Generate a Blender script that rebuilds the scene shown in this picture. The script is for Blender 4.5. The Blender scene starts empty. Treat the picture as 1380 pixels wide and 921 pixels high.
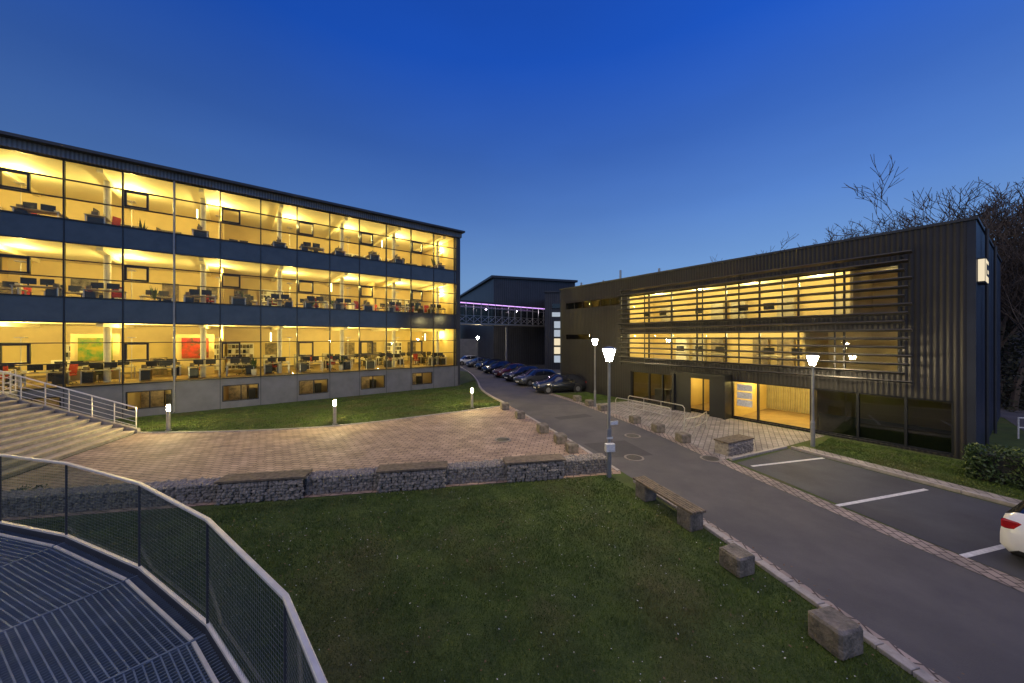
import bpy, math, random, bmesh
import numpy as np
from mathutils import Vector, Matrix
random.seed(7); rng=np.random.default_rng(7)
S=bpy.context.scene
rad=math.radians

# ------------------------------------------------------------ materials
def newmat(name):
    m=bpy.data.materials.new(name); m.use_nodes=True
    nt=m.node_tree; nt.nodes.clear()
    return m,nt,nt.nodes.new('ShaderNodeOutputMaterial')
def N(nt,t,**k):
    n=nt.nodes.new(t)
    for a,b in k.items(): setattr(n,a,b)
    return n
def mat(name,c1,c2=None,rough=.7,metal=0,scale=5,bump=0,bscale=None,detail=6,spec=.5,c3=None,s3=.25):
    m,nt,out=newmat(name)
    b=N(nt,'ShaderNodeBsdfPrincipled'); nt.links.new(b.outputs[0],out.inputs[0])
    b.inputs['Roughness'].default_value=rough; b.inputs['Metallic'].default_value=metal
    b.inputs['Specular IOR Level'].default_value=spec
    if c2 is None: c2=tuple(x*.75 for x in c1)
    tc=N(nt,'ShaderNodeTexCoord'); no=N(nt,'ShaderNodeTexNoise')
    no.inputs['Scale'].default_value=scale; no.inputs['Detail'].default_value=detail; no.inputs['Roughness'].default_value=.65
    nt.links.new(tc.outputs['Object'],no.inputs['Vector'])
    r=N(nt,'ShaderNodeValToRGB'); r.color_ramp.elements[0].position=.33; r.color_ramp.elements[1].position=.67
    r.color_ramp.elements[0].color=(*c2,1); r.color_ramp.elements[1].color=(*c1,1)
    nt.links.new(no.outputs['Fac'],r.inputs[0]); col=r.outputs[0]
    if c3:
        n3=N(nt,'ShaderNodeTexNoise'); n3.inputs['Scale'].default_value=s3; n3.inputs['Detail'].default_value=5
        nt.links.new(tc.outputs['Object'],n3.inputs['Vector'])
        mr=N(nt,'ShaderNodeMapRange'); mr.inputs[1].default_value=.5; mr.inputs[2].default_value=.68; mr.inputs[3].default_value=0; mr.inputs[4].default_value=.75
        nt.links.new(n3.outputs['Fac'],mr.inputs[0]); mx=N(nt,'ShaderNodeMixRGB'); nt.links.new(mr.outputs[0],mx.inputs[0]); nt.links.new(col,mx.inputs[1]); mx.inputs[2].default_value=(*c3,1); col=mx.outputs[0]
    nt.links.new(col,b.inputs['Base Color'])
    if bump:
        n2=N(nt,'ShaderNodeTexNoise'); n2.inputs['Scale'].default_value=bscale or scale*6; n2.inputs['Detail'].default_value=4
        nt.links.new(tc.outputs['Object'],n2.inputs['Vector'])
        bp=N(nt,'ShaderNodeBump'); bp.inputs['Strength'].default_value=bump; bp.inputs['Distance'].default_value=.03
        nt.links.new(n2.outputs['Fac'],bp.inputs['Height']); nt.links.new(bp.outputs[0],b.inputs['Normal'])
    return m
def brickmat(name,c1,c2,mortar,bw,rh,rotz=0,rough=.8,ms=.012,off=.5):
    m,nt,out=newmat(name)
    b=N(nt,'ShaderNodeBsdfPrincipled'); nt.links.new(b.outputs[0],out.inputs[0]); b.inputs['Roughness'].default_value=rough
    tc=N(nt,'ShaderNodeTexCoord'); mp=N(nt,'ShaderNodeMapping'); mp.inputs['Rotation'].default_value[2]=rotz
    br=N(nt,'ShaderNodeTexBrick'); br.offset=off
    br.inputs['Scale'].default_value=1; br.inputs['Brick Width'].default_value=bw; br.inputs['Row Height'].default_value=rh
    br.inputs['Mortar Size'].default_value=ms; br.inputs['Color1'].default_value=(*c1,1); br.inputs['Color2'].default_value=(*c2,1); br.inputs['Mortar'].default_value=(*mortar,1)
    nt.links.new(tc.outputs['Object'],mp.inputs[0]); nt.links.new(mp.outputs[0],br.inputs[0])
    no=N(nt,'ShaderNodeTexNoise'); no.inputs['Scale'].default_value=1.3; no.inputs['Detail'].default_value=8
    nt.links.new(tc.outputs['Object'],no.inputs['Vector'])
    mr=N(nt,'ShaderNodeMapRange'); mr.inputs[1].default_value=.3; mr.inputs[2].default_value=.7; mr.inputs[3].default_value=.65; mr.inputs[4].default_value=1.15
    nt.links.new(no.outputs['Fac'],mr.inputs[0])
    mx=N(nt,'ShaderNodeVectorMath',operation='SCALE'); nt.links.new(br.outputs['Color'],mx.inputs[0]); nt.links.new(mr.outputs[0],mx.inputs['Scale'])
    nt.links.new(mx.outputs[0],b.inputs['Base Color'])
    bp=N(nt,'ShaderNodeBump'); bp.inputs['Strength'].default_value=.6; bp.inputs['Distance'].default_value=.01; bp.invert=True
    nt.links.new(br.outputs['Fac'],bp.inputs['Height']); nt.links.new(bp.outputs[0],b.inputs['Normal'])
    return m
def ribmat(name,c,axis,pitch=.2,rough=.45,metal=.3,lo=.6,hi=1.2):
    m,nt,out=newmat(name)
    b=N(nt,'ShaderNodeBsdfPrincipled'); nt.links.new(b.outputs[0],out.inputs[0])
    b.inputs['Roughness'].default_value=rough; b.inputs['Metallic'].default_value=metal
    tc=N(nt,'ShaderNodeTexCoord'); w=N(nt,'ShaderNodeTexWave',bands_direction=axis); w.inputs['Scale'].default_value=.3142/pitch
    nt.links.new(tc.outputs['Object'],w.inputs[0])
    no=N(nt,'ShaderNodeTexNoise'); no.inputs['Scale'].default_value=.7; no.inputs['Detail'].default_value=5
    nt.links.new(tc.outputs['Object'],no.inputs['Vector'])
    ad=N(nt,'ShaderNodeMath',operation='MULTIPLY_ADD'); ad.inputs[1].default_value=.55
    nt.links.new(w.outputs['Fac'],ad.inputs[0]); nt.links.new(no.outputs['Fac'],ad.inputs[2])
    r=N(nt,'ShaderNodeValToRGB'); r.color_ramp.elements[0].position=.4; r.color_ramp.elements[1].position=1.0
    r.color_ramp.elements[0].color=(*[x*lo for x in c],1); r.color_ramp.elements[1].color=(*[x*hi for x in c],1)
    nt.links.new(ad.outputs[0],r.inputs[0]); nt.links.new(r.outputs[0],b.inputs['Base Color'])
    bp=N(nt,'ShaderNodeBump'); bp.inputs['Strength'].default_value=.55; bp.inputs['Distance'].default_value=.03
    nt.links.new(w.outputs['Fac'],bp.inputs['Height']); nt.links.new(bp.outputs[0],b.inputs['Normal'])
    return m
def emis(name,c,s):
    m,nt,out=newmat(name); e=N(nt,'ShaderNodeEmission'); e.inputs[0].default_value=(*c,1); e.inputs[1].default_value=s
    nt.links.new(e.outputs[0],out.inputs[0]); return m
def glass(name,tint=(.9,.92,.9),ior=1.45,rough=.0,k=1.0,gl=(1,1,1)):
    m,nt,out=newmat(name); t=N(nt,'ShaderNodeBsdfTransparent'); t.inputs[0].default_value=(*tint,1)
    g=N(nt,'ShaderNodeBsdfGlossy'); g.inputs['Roughness'].default_value=rough; g.inputs[0].default_value=(*gl,1)
    f=N(nt,'ShaderNodeFresnel'); f.inputs[0].default_value=ior
    mm=N(nt,'ShaderNodeMath',operation='MULTIPLY'); mm.inputs[1].default_value=k; nt.links.new(f.outputs[0],mm.inputs[0])
    x=N(nt,'ShaderNodeMixShader'); nt.links.new(mm.outputs[0],x.inputs[0]); nt.links.new(t.outputs[0],x.inputs[1]); nt.links.new(g.outputs[0],x.inputs[2])
    nt.links.new(x.outputs[0],out.inputs[0]); return m

OFF=(1,.76,.22)
M={}
M['grass']=mat('grass',(.075,.112,.014),(.032,.055,.008),rough=.9,scale=1.6,bump=.8,bscale=30,detail=12,c3=(.085,.075,.025),s3=.5)
M['blade']=mat('grass_blades',(.105,.165,.018),(.04,.075,.010),rough=.7,scale=2.2,detail=12,c3=(.13,.105,.035),s3=.55)
M['petal']=mat('daisy_petal',(.7,.7,.66),rough=.8)
M['dryleaf']=mat('dry_leaf',(.22,.13,.06),(.10,.06,.03),rough=.8,scale=30)
M['asphalt']=mat('asphalt',(.118,.11,.108),(.080,.077,.08),rough=.85,scale=.8,bump=.35,bscale=90,detail=12,c3=(.068,.066,.07),s3=.35)
M['patch']=mat('asphalt_patch',(.062,.06,.063),(.05,.05,.052),rough=.8,scale=2,bump=.3,bscale=90)
M['asphalt2']=mat('asphalt_parking',(.078,.08,.09),(.052,.055,.065),rough=.75,scale=.9,bump=.35,bscale=90,detail=12,c3=(.04,.04,.048),s3=.6)
M['plaza']=brickmat('plaza_pavers',(.50,.36,.26),(.36,.255,.19),(.13,.095,.07),.36,.18,rad(10),ms=.016)
M['pavers']=brickmat('grey_pavers',(.38,.34,.30),(.29,.26,.23),(.10,.09,.08),.4,.2,rad(-57))
M['setts']=brickmat('sett_strip',(.40,.32,.27),(.30,.25,.21),(.09,.07,.06),.24,.16,rad(-76),ms=.014)
M['kerb']=mat('kerb_stone',(.46,.41,.36),(.28,.255,.225),scale=6,bump=.3)
M['conc']=mat('concrete',(.34,.31,.27),(.19,.17,.15),scale=4,bump=.4)
M['block']=mat('weathered_block',(.27,.23,.18),(.07,.065,.05),scale=5,bump=1,bscale=24,detail=12)
M['step']=mat('step_stone',(.55,.45,.32),(.34,.28,.20),scale=3,bump=.3)
M['stone']=mat('gabion_stone',(.36,.32,.27),(.15,.135,.12),scale=8,bump=.5,bscale=25)
M['core']=mat('gabion_core',(.03,.03,.03),rough=1)
M['wood']=mat('weathered_wood',(.22,.17,.11),(.08,.062,.045),scale=9,bump=.4)
M['white']=mat('white_paint',(.80,.80,.78),(.5,.5,.5),scale=12,detail=10)
M['steel']=mat('galvanised_steel',(.62,.60,.55),(.45,.44,.42),rough=.35,metal=.75,scale=8)
M['rail']=mat('brushed_rail',(.85,.80,.68),(.68,.64,.56),rough=.35,metal=.3,scale=8)
M['grate']=mat('grating_steel',(.22,.28,.36),(.14,.19,.26),rough=.45,metal=.5,scale=3)
M['pole']=mat('pole_paint',(.30,.31,.32),rough=.4,metal=.4,scale=3)
M['dark']=mat('dark_frame',(.020,.022,.026),rough=.4,metal=.2,scale=3)
M['darkgrey']=mat('dark_grey_metal',(.055,.06,.07),rough=.45,metal=.3,scale=2)
M['slat']=mat('louvre_slat',(.085,.082,.08),(.06,.058,.058),rough=.4,metal=.4,scale=2)
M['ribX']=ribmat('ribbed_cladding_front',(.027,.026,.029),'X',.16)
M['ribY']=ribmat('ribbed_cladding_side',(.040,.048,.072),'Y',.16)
M['ribB']=ribmat('ribbed_cladding_rear',(.048,.05,.058),'X',.3)
M['ribL']=ribmat('ribbed_fascia',(.16,.17,.19),'X',.15,lo=.45)
M['spandrel']=mat('spandrel_panel',(.050,.060,.080),(.036,.044,.060),rough=.12,scale=1,spec=.7)
M['plinth']=mat('plinth_panel',(.17,.175,.195),(.125,.13,.145),rough=.6,scale=1.2)
M['glass']=glass('window_glass',(.92,.94,.90),k=.8)
M['dglass']=glass('dark_window_glass',(.34,.38,.36),ior=1.7)
M['bglass']=glass('balustrade_glass',(.55,.62,.55),ior=1.45,k=.5,rough=.05)
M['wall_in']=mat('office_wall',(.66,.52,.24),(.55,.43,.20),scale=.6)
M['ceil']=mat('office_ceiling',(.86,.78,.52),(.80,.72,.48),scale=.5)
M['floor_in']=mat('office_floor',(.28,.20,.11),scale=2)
M['green_refl']=mat('painted_green_reflection',(.20,.22,.10),(.12,.14,.07),scale=1)  # green colour stands in for the reflection low in the dark glass
M['colw']=mat('column_white',(.82,.78,.66),scale=2)
M['desk']=mat('desk_top',(.42,.38,.28),scale=3)
M['black']=mat('black_plastic',(.02,.02,.022),rough=.4)
M['red']=mat('red_fabric',(.35,.03,.02),rough=.8)
M['shelf']=mat('shelving',(.26,.20,.12),(.06,.05,.04),scale=4)
M['art']=mat('artwork_red',(.50,.03,.015),(.015,.05,.02),scale=2.5,detail=3)
M['artg']=mat('artwork_green',(.015,.15,.03),(.30,.22,.01),scale=2.5,detail=3)
M['art2']=mat('artwork_dark',(.25,.22,.17),(.03,.03,.03),scale=3,detail=3)
M['lampE']=emis('lantern_glow',(1,.80,.46),330)
M['bollE']=emis('bollard_glow',(1,.80,.34),850)
M['pend']=emis('luminaire_glow',(1,.86,.42),7)
M['signE']=emis('lit_sign',(1,.84,.58),.9)
M['stair']=emis('lit_stair_window',(.75,.85,1),.55)
M['purple']=emis('purple_strip',(.65,.35,.95),2.2)
M['bark']=mat('bark',(.12,.09,.065),(.06,.045,.035),rough=.9,scale=3)
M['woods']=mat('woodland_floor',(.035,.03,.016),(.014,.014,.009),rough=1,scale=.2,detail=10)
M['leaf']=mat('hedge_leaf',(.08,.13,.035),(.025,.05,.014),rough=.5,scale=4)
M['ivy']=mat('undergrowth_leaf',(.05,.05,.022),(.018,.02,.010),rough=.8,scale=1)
M['tyre']=mat('tyre',(.015,.015,.015),rough=.9)
M['hub']=mat('alloy',(.35,.35,.36),rough=.3,metal=.8)
M['cblack']=mat('car_paint_black',(.015,.016,.019),(.013,.014,.017),rough=.15,spec=.9)
M['cgrey']=mat('car_paint_grey',(.09,.095,.105),(.08,.085,.095),rough=.2,metal=.4,spec=.8)
M['cred']=mat('car_paint_darkred',(.09,.015,.018),(.08,.013,.015),rough=.2,spec=.8)
M['cwhite']=mat('car_paint_white',(.78,.79,.80),(.73,.74,.76),rough=.2,spec=.8)
M['cglass']=mat('car_glass',(.012,.014,.018),rough=.05,spec=1)
M['tail']=mat('tail_light',(.40,.01,.01),rough=.2)
M['head']=mat('head_light',(.7,.7,.7),rough=.1)
M['iron']=mat('cast_iron',(.06,.055,.05),rough=.6,scale=20,bump=.6)
M['manring']=mat('manhole_ring',(.26,.23,.2),scale=10)

# ------------------------------------------------------------ mesh builder
class MB:
    def __init__(s): s.v=[];s.f=[];s.m=[];s.mats=[]
    def mi(s,m):
        m=M[m]
        if m not in s.mats: s.mats.append(m)
        return s.mats.index(m)
    def raw(s,vs,fs,m):
        o=len(s.v); s.v+= [tuple(v) for v in vs]; i=s.mi(m)
        for f in fs: s.f.append(tuple(o+k for k in f)); s.m.append(i)
    def box(s,x0,x1,y0,y1,z0,z1,m):
        s.raw([(x0,y0,z0),(x1,y0,z0),(x1,y1,z0),(x0,y1,z0),(x0,y0,z1),(x1,y0,z1),(x1,y1,z1),(x0,y1,z1)],
              [(0,3,2,1),(4,5,6,7),(0,1,5,4),(1,2,6,5),(2,3,7,6),(3,0,4,7)],m)
    def obox(s,c,sz,rz,m,bev=0,rx=0):
        a,b,d=[k/2 for k in sz]; R=Matrix.Rotation(rz,3,'Z')@Matrix.Rotation(rx,3,'X'); c=Vector(c)
        if bev:
            e=bev; pts=[]
            for z,ins in ((-d,e),(-d+e,0),(d-e,0),(d,e)):
                A=a-ins;B=b-ins
                pts+=[(-A,-B+e,z),(-A+e,-B,z),(A-e,-B,z),(A,-B+e,z),(A,B-e,z),(A-e,B,z),(-A+e,B,z),(-A,B-e,z)]
            fs=[tuple(range(7,-1,-1)),tuple(range(24,32))]
            for k in range(3):
                for i in range(8):
                    j=(i+1)%8; fs.append((k*8+i,k*8+j,k*8+8+j,k*8+8+i))
            s.raw([c+R@Vector(p) for p in pts],fs,m)
        else:
            pts=[(-a,-b,-d),(a,-b,-d),(a,b,-d),(-a,b,-d),(-a,-b,d),(a,-b,d),(a,b,d),(-a,b,d)]
            s.raw([c+R@Vector(p) for p in pts],[(0,3,2,1),(4,5,6,7),(0,1,5,4),(1,2,6,5),(2,3,7,6),(3,0,4,7)],m)
    def tube(s,p0,p1,r0,r1,m,n=8,caps=True):
        p0=Vector(p0);p1=Vector(p1);d=(p1-p0)
        if d.length<1e-6: return
        d.normalize(); u=d.orthogonal().normalized(); w=d.cross(u)
        vs=[]
        for p,r in ((p0,r0),(p1,r1)):
            for i in range(n):
                a=2*math.pi*i/n; vs.append(p+u*(r*math.cos(a))+w*(r*math.sin(a)))
        fs=[(i,(i+1)%n,n+(i+1)%n,n+i) for i in range(n)]
        if caps: fs+= [tuple(range(n-1,-1,-1)),tuple(range(n,2*n))]
        s.raw(vs,fs,m)
    def path(s,pts,r,m,n=8):
        for a,b in zip(pts[:-1],pts[1:]): s.tube(a,b,r,r,m,n)
    def poly(s,pts,z,m): s.raw([(p[0],p[1],z) for p in pts],[tuple(range(len(pts)))],m)
    def prism(s,pts,z0,z1,m):
        n=len(pts); s.raw([(p[0],p[1],z0) for p in pts]+[(p[0],p[1],z1) for p in pts],
            [tuple(range(n-1,-1,-1)),tuple(range(n,2*n))]+[(i,(i+1)%n,n+(i+1)%n,n+i) for i in range(n)],m)
    def wall(s,x0,x1,z0,z1,ops,y0,y1,m):
        xs=sorted({x0,x1,*[o[0] for o in ops],*[o[1] for o in ops]}); zs=sorted({z0,z1,*[o[2] for o in ops],*[o[3] for o in ops]})
        def op(i,j):
            if i<0 or j<0 or i>=len(xs)-1 or j>=len(zs)-1: return True
            cx=(xs[i]+xs[i+1])/2; cz=(zs[j]+zs[j+1])/2
            return any(o[0]<cx<o[1] and o[2]<cz<o[3] for o in ops)
        for i in range(len(xs)-1):
            for j in range(len(zs)-1):
                if op(i,j): continue
                a,b,c,d=xs[i],xs[i+1],zs[j],zs[j+1]
                s.raw([(a,y0,c),(b,y0,c),(b,y0,d),(a,y0,d)],[(0,1,2,3)],m)
                s.raw([(a,y1,c),(b,y1,c),(b,y1,d),(a,y1,d)],[(3,2,1,0)],m)
                if op(i-1,j): s.raw([(a,y0,c),(a,y1,c),(a,y1,d),(a,y0,d)],[(0,3,2,1)],m)
                if op(i+1,j): s.raw([(b,y0,c),(b,y1,c),(b,y1,d),(b,y0,d)],[(0,1,2,3)],m)
                if op(i,j-1): s.raw([(a,y0,c),(b,y0,c),(b,y1,c),(a,y1,c)],[(0,3,2,1)],m)
                if op(i,j+1): s.raw([(a,y0,d),(b,y0,d),(b,y1,d),(a,y1,d)],[(0,1,2,3)],m)
    def build(s,name,parent=None,loc=(0,0,0),rz=0,smooth=False):
        me=bpy.data.meshes.new(name); me.from_pydata(s.v,[],s.f)
        for m in s.mats: me.materials.append(m)
        me.polygons.foreach_set('material_index',s.m)
        if smooth: me.polygons.foreach_set('use_smooth',[True]*len(s.f))
        me.update(); o=bpy.data.objects.new(name,me); S.collection.objects.link(o)
        o.location=loc; o.rotation_euler[2]=rz
        if parent: o.parent=parent
        return o
def empty(name,loc=(0,0,0),rz=0):
    e=bpy.data.objects.new(name,None); S.collection.objects.link(e); e.location=loc; e.rotation_euler[2]=rz; e.empty_display_size=.3; return e
def inst(o,name,parent,loc,rz=0,sc=1):
    c=bpy.data.objects.new(name,o.data); S.collection.objects.link(c); c.parent=parent; c.location=loc; c.rotation_euler[2]=rz
    c.scale=(sc,sc,sc) if not isinstance(sc,tuple) else sc; return c
def plight(name,loc,power,col=OFF,r=.1,parent=None):
    l=bpy.data.lights.new(name,'POINT'); l.energy=power; l.color=col; l.shadow_soft_size=r
    o=bpy.data.objects.new(name,l); S.collection.objects.link(o); o.location=loc
    if parent: o.parent=parent
    return o
def resample(pts,step):
    out=[];P=[Vector((*p,0)) for p in pts]
    for a,b in zip(P[:-1],P[1:]):
        n=max(1,round((b-a).length/step))
        for i in range(n): out.append(a.lerp(b,i/n))
    out.append(P[-1]); return out
def smoothpoly(pts,it=2):
    for _ in range(it):
        q=[pts[0]]
        for a,b in zip(pts[:-1],pts[1:]):
            q.append((a[0]*.75+b[0]*.25,a[1]*.75+b[1]*.25)); q.append((a[0]*.25+b[0]*.75,a[1]*.25+b[1]*.75))
        q.append(pts[-1]); pts=q
    return pts
def offset(pts,d):
    out=[]
    for i,p in enumerate(pts):
        a=Vector(pts[max(0,i-1)]);b=Vector(pts[min(len(pts)-1,i+1)]); t=(b-a).normalized(); out.append((p[0]+t.y*d,p[1]-t.x*d))
    return out

# ------------------------------------------------------------ ground
g=MB(); g.poly([(-600,-300),(600,-300),(600,900),(-600,900)],0,'grass'); g.build('ground')
roadL=smoothpoly([(6.5,-4),(5.95,2.6),(5.5,4.54),(5.22,5.9),(4.6,8.7),(3.5,12.2),(2.5,15.5),(-.05,22.7),(-2.5,29),(-3.6,37),(-6,47),(-10,60)])
roadR=smoothpoly([(11,-4),(9.95,2.5),(9.0,6.13),(8.4,8.3),(7.5,11.9),(6.55,17.0),(4.4,24),(2.1,29.5),(.6,36),(-1.5,45),(-3,60)])
g=MB(); g.poly(roadL+roadR[::-1],.008,'asphalt'); g.build('road')
g=MB(); g.poly([(3.6,13.0),(5.4,13.3),(4.9,15.2),(3.0,14.7)],.012,'patch'); g.poly([(2.6,19.0),(4.6,19.8),(4.3,20.5),(2.35,19.6)],.012,'patch'); g.build('road_repair_patches')
g=MB(); g.poly([(1.0,35),(2.3,27.6),(6.1,27.2),(6.3,28.2),(4.4,31.1),(8,36),(12,58),(-30,62),(-9.5,49),(-4,44)],.004,'asphalt2'); g.build('rear_parking_lot')
pl=smoothpoly([(-17.6,16.4),(-14,16.5),(-9,17.4),(-4,20.5),(-.2,23.1)],2)
rl=[p for p in roadL if 11.2<p[1]<22.9]
g=MB(); g.poly(pl+rl[::-1]+[(3.6,11.5),(-15.1,8.05)],.012,'plaza'); g.build('brick_plaza')
g=MB()
def stones(g,pts,w,h,L,m,z0=0,jit=.004):
    P=resample(pts,L)
    for a,b in zip(P[:-1],P[1:]):
        d=b-a; c=(a+b)/2; rz=math.atan2(d.y,d.x)
        g.obox((c.x,c.y,z0+h/2+random.uniform(-jit,jit)),(d.length-.012,w,h),rz,m,bev=.008)
stones(g,pl,.12,.05,.8,'kerb'); g.build('plaza_edging')
g=MB(); stones(g,offset([p for p in roadL if p[1]<11.6],-.08),.17,.075,.9,'kerb'); stones(g,offset([p for p in roadL if 22<p[1]],-.08),.15,.1,1,'kerb')
stones(g,offset([p for p in roadL if 11.6<=p[1]<=22],-.06),.14,.035,.9,'kerb'); g.build('road_kerb')
g=MB(); a=[p for p in roadR if p[1]<30]; g.poly(a+offset(a,.5)[::-1],.016,'setts'); g.build('sett_gutter_strip')
g=MB(); a=offset([p for p in roadL if p[1]<11.6],.02); g.poly(a+offset(a,.16)[::-1],.014,'setts'); g.build('gutter')
pk=[(8.05,12.5),(8.45,11),(9.0,8.3),(9.52,6.2),(10.4,2.8),(11.3,-3),(16,-3),(14.7,4.5),(13.25,9.0),(11.15,14.05)]
g=MB(); g.poly(pk,.010,'asphalt2'); g.build('parking_bays')
g=MB()
def line(g,a,b,w):
    a=Vector(a);b=Vector(b);d=(b-a).normalized();n=Vector((-d.y,d.x))*w/2
    g.poly([a-n,b-n,b+n,a+n],.015,'white')
for a,b in (((8.35,12.15),(11.6,12.98)),((8.6,9.28),(12.24,10.3)),((9.05,7.1),(12.9,8.1)),((9.75,4.6),(13.9,5.6))): line(g,a,b,.11)
g.build('painted_bay_lines')
wk=[(16.3,-3),(14.9,4.5),(13.4,9.05),(11.3,14.1)]
g=MB(); g.poly(wk+offset(wk,.75)[::-1],.02,'pavers'); g.build('footpath')
g=MB(); stones(g,wk,.12,.1,1,'kerb'); stones(g,[(8.0,12.75),(11.15,14.2)],.12,.09,1,'kerb'); g.build('parking_kerb')
g=MB(); g.poly([(7.8,12.85),(11.1,14.28),(14.35,15.95),(8.6,24.75),(5.0,23.4),(6.0,20.6),(7.05,17.0),(7.5,14.5)],.006,'pavers'); g.build('forecourt_paving')
g=MB(); g.poly([(19.0,11.5),(35,3),(60,30),(40,45),(27.5,19.5)],.01,'asphalt'); g.build('side_road')

def inpoly(P,poly):
    x,y=P[:,0],P[:,1]; ins=np.zeros(len(P),bool); n=len(poly); j=n-1
    for i in range(n):
        xi,yi=poly[i];xj,yj=poly[j]
        c=((yi>y)!=(yj>y))&(x<(xj-xi)*(y-yi)/(yj-yi+1e-9)+xi); ins^=c; j=i
    return ins
def blades(name,poly,n,hmin,hmax,w,near=False):
    A=np.array(poly); lo=A.min(0);hi=A.max(0); P=lo+(hi-lo)*rng.random((n*2,2))
    P=P[inpoly(P,poly)]
    if near:
        d=np.hypot(P[:,0],P[:,1]); P=P[rng.random(len(P))<np.clip((6/d)**1.2,0.15,1)]
    n=len(P); d=np.hypot(P[:,0],P[:,1]); ang=rng.random(n)*6.283; h=hmin+(hmax-hmin)*rng.random(n)
    cl=np.sin(P[:,0]*2.1+np.sin(P[:,1]*1.7))*np.sin(P[:,1]*2.7+P[:,0])+.6*np.sin(P[:,0]*7.3+2*np.sin(P[:,1]*3))*np.sin(P[:,1]*8.1+P[:,0]*2); h*=1+.35*cl
    ww=w*np.clip(d/5,.7,4); lean=rng.normal(0,.45,(n,2))*h[:,None]
    V=np.zeros((n,3,3)); V[:,0,:2]=P; V[:,1,:2]=P; V[:,0,0]-=np.cos(ang)*ww; V[:,0,1]-=np.sin(ang)*ww; V[:,1,0]+=np.cos(ang)*ww; V[:,1,1]+=np.sin(ang)*ww
    V[:,2,:2]=P+lean; V[:,2,2]=h
    me=bpy.data.meshes.new(name); me.vertices.add(3*n); me.vertices.foreach_set('co',V.ravel()); me.loops.add(3*n); me.loops.foreach_set('vertex_index',np.arange(3*n,dtype=np.int32))
    me.polygons.add(n); me.polygons.foreach_set('loop_start',np.arange(0,3*n,3,dtype=np.int32)); me.polygons.foreach_set('loop_total',np.full(n,3,dtype=np.int32))
    me.materials.append(M['blade']); me.update(); me.validate(); o=bpy.data.objects.new(name,me); S.collection.objects.link(o)
LAWN=[(-15.5,7.7),(3.1,11.35),(4.4,8.7),(5.05,5.9),(5.8,2.4),(5.9,0.5),(-8,.5)]
blades('lawn_grass',LAWN,280000,.02,.06,.004,True)
UL=[(-17.5,16.6),(-9,17.6),(-4,20.7),(-.5,23.2),(-2.8,29),(-4,37),(-5.0,32.3),(-22,18.8)]
blades('upper_lawn_grass',UL,70000,.02,.06,.006)
blades('verge_grass',[(14.2,15.6),(12.2,14.1),(14.3,9.2),(16.3,12.6)],12000,.02,.05,.005)
blades('kerb_verge_grass',[(4.7,24.6),(8.4,25.2),(6.1,28.6),(3.2,28)],9000,.02,.05,.006)
def scatter(name,poly,n,s,m,z,zj):
    A=np.array(poly); P=A.min(0)+(A.max(0)-A.min(0))*rng.random((n*2,2)); P=P[inpoly(P,poly)]; g=MB()
    for p in P:
        a=rng.random()*6.28; k=s*rng.uniform(.6,1.3); zz=z+rng.uniform(0,zj); t=rng.uniform(-.4,.4)*k
        c,q=math.cos(a)*k,math.sin(a)*k; g.raw([(p[0]-c,p[1]-q,zz-t),(p[0]+q*.7,p[1]-c*.7,zz),(p[0]+c,p[1]+q,zz+t),(p[0]-q*.7,p[1]+c*.7,zz)],[(0,1,2,3)],m)
    g.build(name)
scatter('lawn_daisies',LAWN,900,.013,'petal',.055,.01)
scatter('fallen_leaves',LAWN,500,.022,'dryleaf',.05,.02)
scatter('leaves_on_paving',[(-14,8.6),(3,12),(2,15),(-1,22),(-9,17),(-17,16)],350,.03,'dryleaf',.03,.01)
scatter('leaves_on_kerb',[(4.2,9.4),(4.6,9.5),(6.0,4.6),(6.5,1),(6.0,1),(5.4,4.5)],160,.022,'dryleaf',.09,.01)

# ------------------------------------------------------------ left office building
LB=empty('glass_office_building',(-5.05,32.5,0),rad(38.17))
ml=[-(.39+2.075*k) for k in range(19)]
X0=ml[-1]-.4
fl=[(1.9,5.3,1.92,5.32),(6.6,9.45,6.42,9.47),(10.65,13.7,10.45,13.72)]
g=MB()
bw=[(ml[k+1]+.1,ml[k]-.1,.42,1.45) for k in range(1,18,2)]
g.wall(X0,0,0,1.9,bw,-.06,.14,'plinth')
g.box(X0,0,-.06,.1,5.3,6.6,'spandrel'); g.box(X0,0,-.06,.1,9.45,10.65,'spandrel')
for z in (5.3,6.6,9.45,10.65,1.9,13.7): g.box(X0,0,-.12,-.063,z-.035,z+.035,'dark')
g.box(X0-.2,.22,-.35,.1,13.74,14.15,'ribL'); g.box(X0-.3,.35,-.75,12.3,14.152,14.3,'darkgrey')
g.box(-.02,.2,-.1,12,0,13.73,'darkgrey')
g.box(X0-.2,X0,-.1,12,0,13.73,'plinth'); g.box(X0,-.02,11.8,12,0,13.73,'plinth')
g.build('walls_and_roof',LB)
g=MB()
for k,x in enumerate(ml):
    for z0,z1,_,_ in fl: g.box(x-.03,x+.03,-.13,.08,z0+.035,z1-.035,'dark')
    g.box(x-.02,x+.02,-.1,-.062,5.34,6.56,'dark'); g.box(x-.02,x+.02,-.1,-.062,9.49,10.61,'dark')
    g.box(x-.012,x+.012,-.075,-.062,0,1.86,'dark')
g.box(-.2,-.05,-.12,.08,1.94,13.66,'darkgrey')
for fi,(z0,z1,_,_) in enumerate(fl):
    H=z1-z0
    for tz in (z0+H*.36,z0+H*.68):
        g.box(X0,-.2,-.10,.05,tz-.024,tz+.024,'dark')
    for k in range(len(ml)-1):
        if k%2==1:
            a=ml[k+1]+.06; b=a+ .95; c=z0+H*.36+.05; d=z0+H*.68-.03
            for bx in ((a,b,c,c+.09),(a,b,d-.09,d),(a,a+.09,c,d),(b-.09,b,c,d)):
                g.box(bx[0],bx[1],-.12,.04,bx[2],bx[3],'black')
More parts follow.
